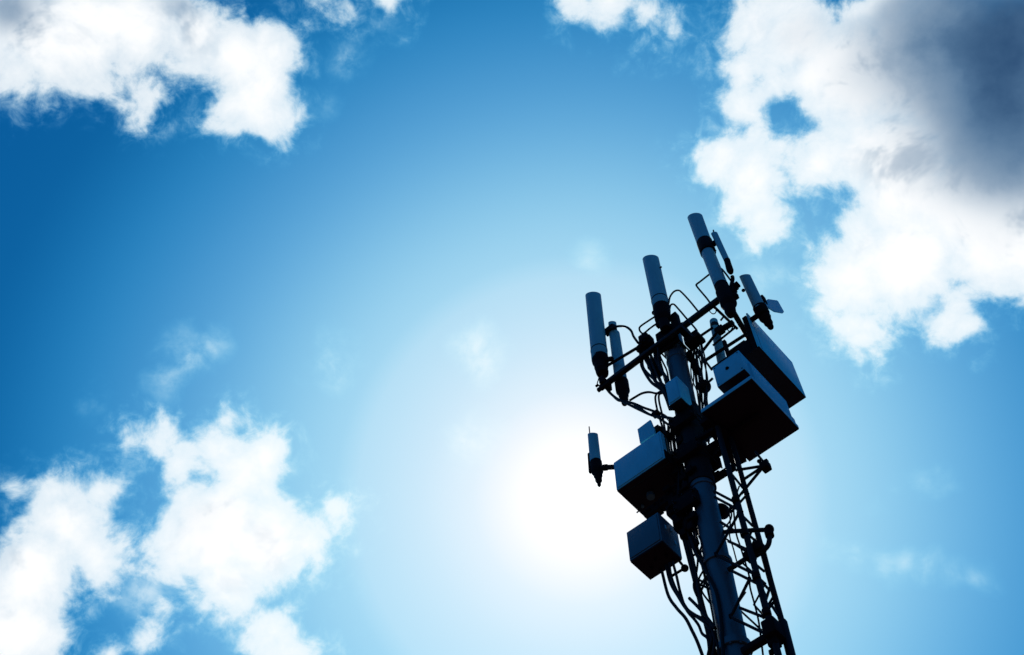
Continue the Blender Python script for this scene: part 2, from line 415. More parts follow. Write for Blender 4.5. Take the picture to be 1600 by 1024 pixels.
m.tube([at(936, 590, b=-.4), at(933, 600, b=-.4), at(938, 604, b=-.4)], .012, 6); m.build('clamp', M_RUST, frame)
m = MB(); c = at(1138, 468, b=-.4)
m.cbox(c, EA * .2, EB * .2, EZ * .32, .02); m.cbox(c + EA * -.13 + EZ * .12, EA * .16, EB * .08, EZ * .1, .015); m.bolt(at(1145, 435, b=-.4), EZ, .04, .08); m.bar(c, at(1145, 436, b=-.4), .06, .06, bev=.01); m.bar(c, at(1151, 446, b=-.42), .07, .07, bev=.01); m.cbox(at(1151, 446, b=-.42), EA * .1, EB * .12, EZ * .07, .01)
m.cbox(at(1149, 463, b=-.4), EA * .1, EB * .1, EZ * .14, .01); m.build('clamp', M_RUST, frame)
m = MB(); c = at(1126, 516, b=RB)
m.cbox(c, EA * .14, EB * .12, EZ * .2, .015); m.bar(c, at(1146, 504, b=RB), .1, .1, bev=.015); m.tube([c, at(1135, 513, b=RB)], .012, 6); m.tube([at(1135, 513, b=RB), at(1140, 518, b=RB), at(1145, 511, b=RB)], .012, 6, 4); m.build('clamp', M_RUST, frame)
m = MB(); m.tube([at(1107, 484, b=BB), at(1112, 490, b=BB), at(1117, 490, b=BB), at(1119, 485, b=BB), at(1114, 481, b=BB)], .011, 6, 4); m.build('hook', M_STEEL, frame)
pipe(at(1126, 501, b=RB), at(1130, 496, b=RB), .02, 'pin')

# bent tubes that guard the antenna feet
HOOP_GROUP = 'bent tube hoops along the main boom'
def hoop(pts, label, b, r=.019):
    m = MB().tube([at(*p, b=b) for p in pts], r, 10, 5); tag(m.build('tube_hoop', M_STEEL), label, 'hoop', HOOP_GROUP)
hoop([(1109, 473), (1104, 466), (1089, 448), (1089, 444), (1093, 441), (1119, 421), (1125, 420), (1130, 423), (1146, 444)], 'bent tube hoop at the upper right end of the boom', -.39)
hoop([(1045, 474), (1047, 464), (1053, 456), (1060, 454), (1066, 458), (1078, 471), (1091, 487)], 'tallest arched tube hoop right of the central antenna', -.36)
hoop([(1046, 485), (1048, 477), (1053, 476), (1060, 483), (1072, 497), (1086, 513), (1089, 519), (1085, 525), (1080, 523), (1066, 510)], 'long tube hoop crossing over the boom and curling back below', -.44)
hoop([(1025, 494), (1014, 501), (1001, 510), (999, 515), (1002, 520), (1006, 521), (1016, 513), (1030, 503)], 'small flat tube hoop left of the central antenna foot', -.42)

# ------------------------------------------------------------------ antennas
ANT = 'cylindrical antennas on the mast'
def cyl(top, bot, b=None, a=None):
    q, p = at(*bot, a=a, b=b), at(*top, a=a, b=b); return p, q, (p - q)
def radome(parent, top, bot, rt, rb, b=None, a=None, name='radome', mat=None, dome=.35, band=None):
    n_ = math.hypot(bot[0] - top[0], bot[1] - top[1]); k_ = rt * .2 / n_ if dome < .4 else 0
    top = (top[0] + (bot[0] - top[0]) * k_, top[1] + (bot[1] - top[1]) * k_)
    p, q, d = cyl(top, bot, b, a); L = d.length; r1, r0 = rt * mpp(p), rb * mpp(q); e = r1 * dome * .35
    prof = [(0, r0 * .96), (.012, r0)] + [(L * k / 6, r0 + (r1 - r0) * k / 6) for k in range(1, 6)] + [(L - e, r1), (L - e * .4, r1 * .99), (L - e * .1, r1 * .96), (L, r1 * .9), (L + .002, .01)]
    dn, u, w = basis(d); away = Vector((EA + EB)).normalized(); ring = []
    for tt, r in prof:                                             # the cap is cut at a slant, lower at the front
        sl = 0.85 if tt > L * .9 and dome < .4 else 0
        ring.append([q + dn * tt + (u * math.cos(2 * math.pi * j / 40) + w * math.sin(2 * math.pi * j / 40)) * r + dn * sl * r * (away.dot(u) * math.cos(2 * math.pi * j / 40) + away.dot(w) * math.sin(2 * math.pi * j / 40)) for j in range(40)])
    o = MB().rings(ring).build(name, mat or M_RADOME, parent)
    if band:
        t = band * L; r = r0 + (r1 - r0) * band
        MB().lathe(q + d.normalized() * (t - .02), d, [(0, r - .004), (0, r + .006), (.03, r + .006), (.03, r - .004)], 40).build('band', M_STEEL, parent)
    return q, d.normalized(), r0
def foot(parent, pts, b=None, a=None, mat=None, name='base_mount', k=24):
    """dark stepped foot: (x, y, radius in pixels) from the radome down"""
    P = [at(x, y, a=a, b=b) for x, y, r in pts]; m = MB()
    for i in range(len(P) - 1):
        d = P[i + 1] - P[i]; ra, rb_ = pts[i][2] * mpp(P[i]), pts[i + 1][2] * mpp(P[i + 1])
        m.lathe(P[i], d, [(0, .004), (0, ra), (d.length * .55, ra), (d.length, rb_), (d.length + .002, .004)], k)
    return m.build(name, mat or M_RUST, parent)

t = thing('whip_antenna', 'thick pale cylinder antenna at the left end of the boom', 'antenna', at(940, 585, b=-.40), ANT)
radome(t, (926.5, 459), (937.5, 563), 12.2, 13.2, b=-.40, band=.13)
foot(t, [(937.5, 560, 13.2), (939, 570, 11), (940, 578, 10), (942, 585, 9)], b=-.40)
MB().ball(at(939, 577, b=-.44), .11, 1.0).build('ball_joint', M_RUST, t)
m = MB(); m.bar(at(940, 563, b=-.42), at(956, 561, b=-.42), .07, .1, bev=.02); m.ball(at(955, 561, b=-.42), .055)
m.build('clamp', M_RUST, t)

t = thing('whip_antenna', 'slim stepped antenna hanging just behind the left end of the boom', 'antenna', at(971, 600, b=-.14), ANT)
radome(t, (956.5, 503), (959, 527), 6.3, 6.8, b=-.14, name='tip')
radome(t, (960, 522), (971, 600), 8.4, 10, b=-.14, dome=.5)
foot(t, [(971, 597, 11), (972.5, 607, 11), (974, 615, 8), (975, 622, 6.5), (976, 628, 5), (976, 632, 4)], b=-.14)
m = MB(); m.cbox(at(953, 516, b=-.25), EA * .26, EB * .14, EZ * .15, .02); m.lathe(at(957, 515, b=-.16), EZ, [(-.06, .1), (.07, .1)], 20); m.build('clamp', M_RUST, t)

t = thing('whip_antenna', 'thick pale cylinder antenna standing upright over the mast head', 'antenna', at(1035, 505, b=-.38), ANT)
q, d, r0 = radome(t, (1016, 402), (1034, 484), 12.6, 13.2, b=-.38, band=.16)
foot(t, [(1033.5, 481, 13.6), (1035, 494, 13), (1037, 503, 9), (1041, 516, 9)], b=-.38)
m = MB(); m.bolt(at(1031, 419, b=-.38) , -EA, .022, .05); m.build('knob', M_STEEL, t)
MB().cbox(at(1031, 507, b=-.42), EA * .16, EB * .1, EZ * .1, .015).build('clamp', M_RUST, t)
MB().ball(at(1022, 489, b=-.42), .05).build('knob', M_RUST, t)

t = thing('whip_antenna', 'highest pale cylinder antenna with a black collar halfway up', 'antenna', at(1134, 460, b=-.42), ANT)
radome(t, (1085, 337), (1105, 392), 11.6, 11.6, b=-.42, name='upper_radome')
radome(t, (1104, 390), (1128, 450), 10.3, 10.8, b=-.42, name='lower_radome', dome=.1)
p, q, d = cyl((1100.8, 379), (1106.6, 395), -.42)
MB().lathe(q, d, [(-.02, .05), (-.02, .14), (.0, .163), (d.length - .01, .165), (d.length, .158), (d.length, .1)], 36).build('collar', M_RUST, t)
foot(t, [(1127, 447, 11.2), (1131, 456, 13), (1137, 470, 13), (1140, 480, 9), (1142, 493, 6)], b=-.42)

t = thing('whip_antenna', 'slender rod antenna clipped beside the highest antenna', 'antenna', at(1136, 408, b=-.42), ANT)
radome(t, (1115.5, 364), (1136.5, 409), 4.9, 4.6, b=-.42)
foot(t, [(1136, 407, 5), (1139.5, 419, 5.4), (1142, 426, 4)], b=-.42)
MB().bar(at(1106, 386, b=-.42), at(1119, 379, b=-.42), .1, .1, bev=.015).build('clamp', M_RUST, t)
MB().bar(at(1112, 386, b=-.42), at(1118, 392, b=-.42), .04, .04, bev=.008).build('pin', M_RUST, t)
m = MB(); m.tube([at(1115.5, 365, b=-.42), at(1114.6, 360, b=-.42)], .016, 8); m.build('cap_pin', M_STEEL, t)

FA = -1.98
t = thing('whip_antenna', 'pale cylinder antenna with a flat fin above the large panel', 'antenna', at(1204, 511, a=FA), ANT)
radome(t, (1163, 430), (1188, 484), 8.4, 9.4, a=FA)
foot(t, [(1187, 481, 11), (1191, 489, 11), (1193, 493, 9.5), (1199, 502, 7), (1203, 509, 5), (1205, 513, 4)], a=FA)
fin = [(1197, 470), (1200, 467.5), (1214, 469.5), (1216, 471), (1225, 487), (1224, 489), (1211, 486.5), (1194, 476)]
MB().prism([at(x, y, a=FA - .05) for x, y in fin], EA * .03).build('fin_plate', M_CABINET, t)
m = MB(); m.cbox(at(1191, 471, a=FA), EA * .14, EB * .12, EZ * .26, .02); m.bar(at(1190, 478, a=FA), at(1202, 479, a=FA), .06, .08, bev=.01); m.build('clamp', M_RUST, t)
MB().ball(at(1161.5, 454, a=FA), .035).build('knob', M_RUST, t)
m = MB(); m.bar(at(1190, 489, a=FA), W(-1.62, loc(at(1190, 489, a=FA))[1], loc(at(1190, 489, a=FA))[2]), .08, .08, bev=.01); m.build('mounting_arm', M_RUST, t)

t = thing('whip_antenna', 'short pale cylinder antenna behind the junction box', 'antenna', at(1130, 575, b=.6), ANT)
radome(t, (1115, 502), (1131, 580), 6.4, 7.8, b=.6, dome=.5)
p, q, d = cyl((1116.4, 508), (1117.4, 513), .6)
MB().lathe(q, d, [(0, .07), (0, .09), (d.length, .09), (d.length, .07)], 24).build('band', M_STEEL, t)
m = MB(); m.cbox(at(1124, 517, b=.55), EA * .16, EB * .14, EZ * .16, .02); m.build('clamp', M_RUST, t)

HB = -.47
t = thing('whip_antenna', 'lone small antenna on an arm from the left cabinet', 'antenna', at(932, 731, b=HB), ANT)
radome(t, (926, 677), (931, 727), 8, 9, b=HB)
foot(t, [(931, 723, 9.6), (932.5, 733, 9.6), (934, 741, 7), (935, 747, 5.5), (936, 755, 3), (936.5, 761, 1)], b=HB)
m = MB(); m.tube([at(921.5, 678, b=HB), at(920.5, 667, b=HB)], .011, 6); m.build('spike', M_STEEL, t)
m = MB(); m.bar(at(920.5, 709, b=HB - .05), at(922.5, 739, b=HB - .05), .05, .05, EB, .01); m.build('side_strip', M_RUST, t)
m = MB(); m.bar(at(938, 731, b=HB), at(960, 730, b=HB), .07, .07, bev=.01); m.lathe(at(944, 731, b=HB), at(952, 730, b=HB) - at(944, 731, b=HB), [(0, .02), (0, .06), (.07, .06), (.07, .02)], 12); m.build('mounting_arm', M_RUST, t)

# ------------------------------------------------------------------ cabinets
def cabinet(name, label, near, b, la, lb, h, mat, under=M_UNDER, group=None, lip=.02, hinges=True, cat='cabinet', door=True):
    p = at(*near, b=b)
    t = thing(name, label, cat, p, group)
    MB().box(p + EZ * .03, EA * la, EB * lb, EZ * (h - .03), .012).build('body', mat, t)
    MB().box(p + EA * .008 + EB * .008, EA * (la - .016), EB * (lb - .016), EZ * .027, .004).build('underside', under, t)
    if door:
        m = MB(); m.box(p + EA * .03 + EZ * .06 - EB * .016, EA * (la - .06), EB * .014, EZ * (h - .1), .005); m.build('door', mat, t)
    return t, p
t, p = cabinet('equipment_cabinet', 'long blue cabinet jutting left of the mast with a plate on top', (1039, 717), -.5, 1.04, .12, .8, M_CABINET)
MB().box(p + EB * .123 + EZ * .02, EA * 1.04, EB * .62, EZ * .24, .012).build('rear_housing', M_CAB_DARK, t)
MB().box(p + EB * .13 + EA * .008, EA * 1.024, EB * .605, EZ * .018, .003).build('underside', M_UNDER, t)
MB().box(p - EA * .022 + EB * .01, EA * .02, EB * .72, EZ * .26, .004).build('side_plate', M_RUST, t)
pl = [(996, 671), (1016, 656), (1022, 671), (1023, 678), (1000, 693)]
MB().prism([at(x, y, b=-.44) for x, y in pl], EB * .04).build('top_plate', M_CABINET, t)
m = MB(); m.cbox(at(1027, 672, b=-.3), EA * .12, EB * .1, EZ * .14, .01); m.build('bracket', M_RUST, t)
m = MB(); c = at(1016, 772, z=p.z + .005)
m.tube([c + EZ * .01, c - EZ * .09], .07, 16).build('cable_gland', M_CAB_DARK, t)
c = c + EA * .25 + EB * .1; MB().tube([c + EZ * .01, c - EZ * .05], .03, 10).build('cable_gland', M_CAB_DARK, t)
m = MB(); m.tube([p + EA * .93 + EB * .5, p + EA * .95 + EB * .5 - EZ * .1, p + EA * 1.02 + EB * .5 - EZ * .12], .014, 6, 3); m.build('hook', M_STEEL, t)

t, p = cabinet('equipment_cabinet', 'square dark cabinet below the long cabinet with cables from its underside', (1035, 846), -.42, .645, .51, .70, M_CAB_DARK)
for i, (u, v) in enumerate(((.1, .4), (.18, .44), (.28, .43), (.38, .44), (.12, .25), (.3, .2), (.45, .3))):
    MB().lathe(p + EA * u + EB * v, -EZ, [(-.005, .026), (.03, .026), (.03, .018), (.06, .018)], 12).build('cable_gland', M_RUST, t)
m = MB(); q = at(1070, 888, b=-.1)
for v, zz in ((.14, .42), (.30, .5), (.36, .24)): MB().box(p - EA * .012 + EB * v + EZ * zz, EA * .012, EB * .03, EZ * .09, .003).build('latch', M_CABINET, t)
m.ball(q, .06); m.tube([p + EA * .05 + EB * .5 - EZ * .01, q, at(1050, 900, b=-.1)], .022, 8); m.build('bracket', M_RUST, t)

t, p = cabinet('mast_box', 'small blue box strapped to the front of the mast', (1065, 622), -.53, .27, .34, .72, M_CABINET, cat='box')
for dz in (.15, .5): MB().cbox(p + EA * .12 + EB * .38 + EZ * dz, EA * .1, EB * .1, EZ * .12, .01).build('bracket', M_RUST, t)

# tray and the boxes on it, right of the mast
TB = -.5
tp = at(1175, 592, b=TB)
t = thing('equipment_tray', 'wide flat tray on arms right of the mast carrying two boxes', 'tray', tp)
MB().box(tp + EZ * .022, EA * 1.04, EB * 1.36, EZ * .09, .008).build('tray_rim', M_CABINET, t)
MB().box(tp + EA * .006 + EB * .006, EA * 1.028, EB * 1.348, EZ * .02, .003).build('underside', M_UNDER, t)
for x0, x1 in (((1107, 714), (1140, 694)), ((1112, 752), (1148, 729)), ((1101, 685), (1128, 666))):
    MB().bar(at(*x0, b=.28), at(*x1, b=.28), .1, .1, bev=.01).build('support_arm', M_RUST, t)
MB().bar(W(-.15, .12, tp.z - .06), W(-1.3, .12, tp.z - .06), .09, .09, bev=.01).build('support_arm', M_RUST, t)
zt = tp.z - .06
MB().bar(at(1120, 672, z=zt), at(1156, 724, z=zt), .26, .1, bev=.01).build('support_arm', M_RUST, t)
m = MB(); m.box(tp + EA * 1.0 - EZ * .1 + EB * .1, EA * .16, EB * .5, EZ * .1, .01); m.build('bracket', M_RUST, t)

jp = at(1163.5, 577, b=-.56)
t = thing('junction_box', 'blue box with a round latch standing at the front of the tray', 'box', jp)
MB().box(jp + EZ * .02, EA * .56, EB * .42, EZ * .60, .014).build('body', M_CABINET, t)
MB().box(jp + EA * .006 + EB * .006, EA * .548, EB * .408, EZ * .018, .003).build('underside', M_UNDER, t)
for u, v in ((.04, .07), (.52, .07), (.04, .57), (.52, .57)): MB().bolt(jp + EA * u + EZ * v, -EB, .012, .008).build('screw', M_RUST, t)
MB().lathe(at(1136.5, 576, b=-.56), -EB, [(-.01, .035), (.012, .035), (.012, .022), (.03, .02), (.03, .001)], 20).build('latch', M_RUST, t)
m = MB(); m.box(jp + EZ * .62 - EA * .01 - EB * .01, EA * .58, EB * .44, EZ * .03, .006); m.build('lid', M_RUST, t)
m = MB(); q = jp + EA * .28 + EZ * .65 + EB * .2
m.lathe(q, EZ, [(0, .05), (.1, .05), (.12, .035), (.2, .035), (.22, .055), (.27, .055), (.3, .02)], 16); m.build('vent_knob', M_RUST, t)
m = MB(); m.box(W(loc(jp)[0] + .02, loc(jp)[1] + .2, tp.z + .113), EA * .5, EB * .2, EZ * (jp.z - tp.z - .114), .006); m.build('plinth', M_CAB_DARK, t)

bp = tp + EZ * .113 + EB * .15 + EA * .004
t = thing('radio_unit', 'dark blue radio housing on the tray beneath the large panel', 'radio unit', bp)
MB().box(bp, EA * .30, EB * 1.1, EZ * .62, .03).build('body', M_CABINET, t)
m = MB()
for i in range(9): m.box(bp + EA * .31 + EB * (.1 + i * .1), EA * .08, EB * .012, EZ * .5, .003)
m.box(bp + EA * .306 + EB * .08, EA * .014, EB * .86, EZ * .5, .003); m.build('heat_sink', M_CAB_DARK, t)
m = MB(); m.cbox(bp + EB * 1.12 + EA * .15 + EZ * .06, EA * .3, EB * .08, EZ * .16, .01); m.build('bracket', M_CABINET, t)

pp = at(1186, 541, b=0)
t = thing('panel_antenna', 'largest blue panel antenna at the right edge of the tower', 'panel antenna', pp)
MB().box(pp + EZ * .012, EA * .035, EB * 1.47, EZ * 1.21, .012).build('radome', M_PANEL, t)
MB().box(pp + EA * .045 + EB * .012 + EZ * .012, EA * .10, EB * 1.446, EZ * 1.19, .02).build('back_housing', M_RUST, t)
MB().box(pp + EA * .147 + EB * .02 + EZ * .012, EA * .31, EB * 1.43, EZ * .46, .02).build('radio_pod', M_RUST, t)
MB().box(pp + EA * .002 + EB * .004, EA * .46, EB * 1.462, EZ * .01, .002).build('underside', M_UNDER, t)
MB().box(pp - EA * .003 + EB * .10 + EZ * .03, EA * .02, EB * .012, EZ * 1.17, .002).build('seam_strip', M_CAB_DARK, t)
m = MB()
for zz in (.25, .95):
    m.bar(pp + EA * .34 + EB * .35 + EZ * zz, pp + EA * .75 + EB * .35 + EZ * zz, .1, .07, bev=.01)
m.bar(pp + EA * .75 + EB * .35 + EZ * 1.45, pp + EA * .75 + EB * .35 + EZ * -.95, .07, .07, EB, .01); m.build('bracket', M_RUST, t)

# ------------------------------------------------------------------ arms and clamps on the mast
def arm_thing(name, label, cat, segs, b, mat=M_RUST, group=None):
    m = MB()
    for p, q, w in segs:
        A_, B_ = at(*p, b=b), at(*q, b=b); k = mpp(A_); m.bar(A_, B_, w * k, w * k, bev=.012)
    return tag(m.build(name, mat), label, cat, group)
ARMS = 'short arms bolted across the mast'
arm_thing('cross_arm', 'upper cross arm tying the long blue cabinet to the mast', 'arm', [((1034, 722), (1116, 672), 8)], -.26, group=ARMS)
arm_thing('cross_arm', 'middle cross arm passing under the long blue cabinet', 'arm', [((1022, 772), (1134, 702), 8)], .27, group=ARMS)
arm_thing('cross_arm', 'lowest cross arm above the square dark cabinet', 'arm', [((1034, 790), (1088, 757), 8)], .27, group=ARMS)
def clamp(label, y, a0, a1, h, b0=-.33, b1=.28, side=0):
    z = mast_z(y); c = mast_axis(z); t = thing('mast_clamp', label, 'clamp', c, 'clamps gripping the mast')
    MB().box(c + EA * a0 + EB * b0 - EZ * h / 2, EA * (a1 - a0), EB * .1, EZ * h, .012).build('jaw', M_RUST, t)
    MB().box(c + EA * a0 + EB * (b1 - .08) - EZ * h / 2, EA * (a1 - a0), EB * .08, EZ * h, .012).build('jaw', M_RUST, t)
    for s in (a0 + .04, a1 - .04):
        for dz in (-h * .3, h * .3):
            m = MB().tube([c + EA * s + EB * (b0 - .06) + EZ * dz, c + EA * s + EB * (b1 + .05) + EZ * dz], .014, 8); m.bolt(c + EA * s + EB * (b0) + EZ * dz, -EB, .028, .03)
            m.build('bolt', M_STEEL, t)
    return c
clamp('broad dark clamp round the mast level with the tray', 672, -.3, .22, .3)
clamp('dark clamp round the mast behind the long cabinet', 722, -.3, .24, .24)
clamp('dark clamp round the mast just above the square cabinet', 792, -.05, .40, .30)

def fitting(name, label, cat, blocks, b, mat=M_RUST, group=None, thick=.16):
    m = MB(); prev = None
    for x, y, sx, sz in blocks:
        c = at(x, y, b=b); m.cbox(c, EA * sx, EB * thick, EZ * sz, .02)
        m.bolt(c - EB * thick * .45 + EA * sx * .25, -EB, .03, .05); m.bolt(c - EB * thick * .45 - EA * sx * .25 + EZ * sz * .2, -EB, .022, .05)
        if prev is not None: m.tube([prev, c], .035, 8)
        prev = c
    return tag(m.build(name, mat), label, cat, group)
fitting('cabinet_bracket', 'stepped black bracket hanging the square cabinet off the mast', 'bracket', [(1014, 806, .12, .1), (1024, 798, .24, .2), (1044, 783, .3, .2), (1056, 796, .3, .22), (1064, 818, .22, .3), (1072, 836, .16, .2)], -.06)
fitting('cabinet_bracket', 'black bracket holding the top corner of the long blue cabinet', 'bracket', [(1033, 676, .10, .2), (1045, 683, .14, .08), (1060, 670, .2, .22)], -.2)
fitting('splice_box', 'black splice box in the cable tangle left of the mast head', 'splice box', [(1020, 571, .18, .26), (1028, 581, .16, .2)], -.2)
fitting('splice_box', 'narrow black splice box in the bundle right of the mast head', 'splice box', [(1085, 568, .1, .26), (1088, 577, .12, .16)], .1)

STUBS = 'small fittings on the mast'
for i, (x, y, b_, s, dx, dy) in enumerate(((1068, 700, -.24, .10, 8, -5), (1056, 738, -.2, .09, -9, 5), (1078, 735, -.26, .11, 7, -4), (1072, 760, -.24, .10, -9, 8), (1066, 800, -.2, .10, -6, 9), (1084, 806, -.24, .09, -9, 6),
                                         (1082, 846, -.2, .08, 7, 5), (1080, 824, -.22, .10, -8, 2), (1110, 700, .1, .09, 8, -6), (1112, 722, .15, .10, 9, 3), (1114, 742, .1, .08, 8, -4), (1062, 716, -.22, .08, -8, 3))):
    m = MB(); c = at(x, y, b=b_); e = at(x + dx, y + dy, b=b_)
    m.cbox(c, EA * s, EB * s, EZ * s * 1.4, .012); m.bar(c, e, s * .45, s * .45, bev=.006); m.ball(e, s * .38)
    tag(m.build('mast_fitting', M_RUST), 'small black block fitting with a knob among the mast cables', 'fitting', STUBS)

# round drums
def drum(label, c, r, ax, arm):
    t = thing('round_drum', label, 'drum', c, 'round drums on the mast')
    ax = ax.normalized()
    MB().lathe(c - ax * .1, ax, [(0, .01), (0, r * .8), (.02, r * .95), (.07, r), (.13, r), (.18, r * .9), (.2, r * .5), (.24, r * .35), (.24, .01)], 32).build('shell', M_RUST, t)
    MB().tube(arm, .024, 8).build('arm', M_STEEL, t)
c = at(1100, 604, b=.05); drum('round black drum beside the bundle right of the mast', c, .125, EB * -.7 - EZ * .7 - EA * .2, [c, at(1114, 591, b=.05)])
c = at(1127, 799, b=.25); drum('round black drum half hidden behind the mast and rods', c, .125, EB * -.8 - EZ * .4, [c, mast_axis(c.z)])

# outriggers on the lattice
t = thing('outrigger_arm', 'braced triangular outrigger under the corner of the tray', 'outrigger', at(1160, 752, b=0), 'outriggers on the lattice')
OB = .0
tip = at(1194, 728, b=OB)
m = MB()
for p in ((1150, 735), (1158, 752), (1158, 772)): m.tube([at(*p, b=OB), tip], .024, 8)
m.tube([at(1180, 706, b=OB), at(1197, 727, b=OB)], .02, 8); m.build('strut', M_STEEL, t)
m = MB(); m.cbox(at(1196, 729, b=OB), EA * .14, EB * .14, EZ * .16, .02); m.cbox(at(1198, 723, b=OB), EA * .06, EB * .06, EZ * .12, .01); m.ball(at(1186, 721, b=OB), .035); m.tube([at(1186, 721, b=OB), tip], .014, 6); m.build('end_block', M_RUST, t)

t = thing('outrigger_arm', 'bent pipe outrigger with a ball end halfway down the lattice', 'outrigger', at(1165, 830, b=-.1), 'outriggers on the lattice')
OB = -.1
m = MB(); m.tube([at(1128, 832, b=.1), at(1150, 830, b=OB), at(1200, 828, b=OB)], .034, 10); m.build('pipe', M_STEEL, t)
m = MB(); m.ball(at(1202, 827, b=OB), .07, 1.15); m.lathe(at(1203, 838, b=OB), EZ, [(0, .05), (0, .065), (.12, .065), (.12, .05)], 16); m.build('ball_end', M_RUST, t)
m = MB(); m.tube([at(1203, 834, b=OB), at(1201, 850, b=OB), at(1194, 859, b=OB), at(1184, 862, b=OB), at(1166, 873, b=OB), at(1138, 891, b=OB)], .038, 12, 5); m.build('pipe', M_STEEL, t)
m = MB(); m.cbox(at(1184, 858, b=OB), EA * .2, EB * .16, EZ * .16, .03); m.ball(at(1188, 849, b=OB), .04); m.cbox(at(1172, 869, b=OB), EA * .14, EB * .14, EZ * .14, .02); m.build('clamp', M_RUST, t)

t = thing('outrigger_arm', 'lowest stout arm with a capped pipe clamped to the lattice rails', 'outrigger', at(1208, 988, b=-.15), 'outriggers on the lattice')
OB = -.2
m = MB(); m.bar(at(1160, 1020, b=OB), at(1206, 992, b=OB), .1, .1, bev=.02); m.build('arm', M_RUST, t)
m = MB(); m.cbox(at(1210, 987, b=OB), EA * .2, EB * .3, EZ * .26, .03); m.cbox(at(1209, 1002, b=OB), EA * .14, EB * .14, EZ * .2, .02); m.bolt(at(1205, 1018, b=OB), -EZ, .04, .05); m.build('clamp', M_RUST, t)
c = at(1222, 969, b=-.05); e = at(1240, 1040, b=-.05)
m = MB(); m.lathe(e, c - e, [(0, .01), (0, .062), ((c - e).length - .05, .062), ((c - e).length - .015, .05), ((c - e).length, .01)], 20); m.build('pipe', M_STEEL, t)
t = thing('step_bolt', 'small ball ended peg on the right rail of the lattice', 'peg', at(1206, 930, b=.16))
m = MB(); m.ball(at(1210, 930, b=.14), .035); m.tube([at(1210, 930, b=.14), at(1199, 948, b=.0)], .018, 8); m.build('peg', M_RUST, t)

# ------------------------------------------------------------------ cables
CG = 'black cables on the tower'
def cable(pts, label, b=-.3, r=.02, group=CG, spread=0):
    P = []
    for i, p in enumerate(pts):
        if isinstance(p, Vector): P.append(p)
        else: P.append(at(p[0], p[1], b=p[2] if len(p) > 2 else b))
    return tag(MB().tube(P, r, 8, 7).build('cable', M_CABLE), label, 'cable', group)
cable([(945, 517), (956, 513), (966, 510), (978, 511), (986, 517), (990, 526), (997, 536)], 'arching cable from the left antennas to the mast head', -.3, .026)
cable([(946, 604), (952, 613), (964, 623), (980, 631), (1000, 641), (1021, 650), (1038, 652), (1056, 655)], 'outer sagging cable from the left end of the boom', -.3, .026)
cable([(976, 630), (988, 630), (1005, 637), (1022, 643), (1040, 651), (1058, 672)], 'cable from the slim left antenna to the mast', -.22, .026)
cable([(984, 626), (992, 621), (1003, 615), (1014, 613), (1026, 615), (1034, 612)], 'upper arching cable between the left antenna and mast', -.24, .023)
cable([(950, 610), (966, 626), (985, 629), (1012, 646), (1030, 654), (1050, 668)], 'inner sagging cable from the left end of the boom', -.26, .022)
m = MB(); m.cbox(at(1025, 647, b=-.28), EA * .14, EB * .1, EZ * .12, .02); tag(m.build('cable_clip', M_RUST), 'small clip joining the two sagging cables left of the mast', 'clip')
cable([(1033, 611), (1026, 616), (1024, 624), (1028, 645), (1035, 668), (1040, 692), (1046, 715)], 'looped cable dropping left of the small mast box', -.22, .02)
cable([(1037, 614), (1030, 617), (1030, 628), (1035, 650), (1041, 682), (1050, 720)], 'second looped cable left of the small mast box', -.24, .02)
cable([(1004, 560), (1004, 570), (1007, 579), (1017, 589), (1028, 598), (1040, 606)], 'outermost cable curving round the mast head', -.3, .021)
W1 = ['uppermost', 'second', 'third', 'fourth', 'fifth', 'sixth', 'seventh', 'eighth', 'ninth', 'tenth', 'eleventh', 'twelfth', 'thirteenth', 'fourteenth']
HEAD = 'cables tangled left of the mast head'
for i in range(12):
    u = i / 11; x0 = 1001 + 30 * u + random.uniform(-2, 2)
    cable([(x0, 545 + random.uniform(-6, 6)), (x0 + 3 + random.uniform(-3, 3), 560 + random.uniform(-3, 5)), (x0 + 8 + random.uniform(-5, 5), 577 + random.uniform(-4, 4)), (x0 + 17 + random.uniform(-3, 3), 594 + random.uniform(-3, 3)), (1036 + 12 * u, 612 + random.uniform(-5, 5)), (1047 + 8 * u, 640)],
          'black cable in the tangle left of the mast head', random.uniform(-.4, -.1), random.uniform(.016, .03), HEAD)
RIGHT = 'cables hanging right of the mast head'
for i in range(13):
    u = i / 12; x0 = 1080 + 16 * u; b = random.uniform(-.05, .45)
    cable([(x0, 540 + random.uniform(-4, 8)), (x0 + random.uniform(-3, 6), 562), (1084 + 18 * u + random.uniform(-5, 5), 590), (1086 + 18 * u + random.uniform(-6, 6), 622), (1092 + 12 * u + random.uniform(-4, 4), 650), (1098 + 10 * u, 690)],
          'black cable in the bundle hanging right of the mast head', b, random.uniform(.011, .02), RIGHT)
MIDDLE = 'cables packed between cabinets and mast'
for i in range(9):
    u = i / 8; b = random.uniform(-.25, 0)
    cable([(1044 + 16 * u, 660 + random.uniform(-5, 5)), (1046 + 18 * u + random.uniform(-4, 4), 700), (1054 + 18 * u + random.uniform(-4, 4), 735), (1060 + 18 * u + random.uniform(-5, 5), 775), (1068 + 18 * u + random.uniform(-4, 4), 815), (1078 + 14 * u, 850)],
          'black cable packed between the cabinets and the mast', b, random.uniform(.013, .022), MIDDLE)
m = MB()
for (x, y, sx, sz) in ((1064, 690, .14, .16), (1070, 748, .14, .14), (1056, 785, .22, .16), (1078, 772, .14, .2), (1062, 812, .2, .22), (1080, 815, .16, .2), (1070, 835, .12, .14), (1044, 766, .14, .1)):
    m.cbox(at(x, y, b=-.16), EA * sx, EB * .14, EZ * sz, .02)
m.tube([at(1050, 670, b=-.16), at(1060, 742, b=-.16), at(1060, 785, b=-.16), at(1074, 840, b=-.16)], .03, 8)
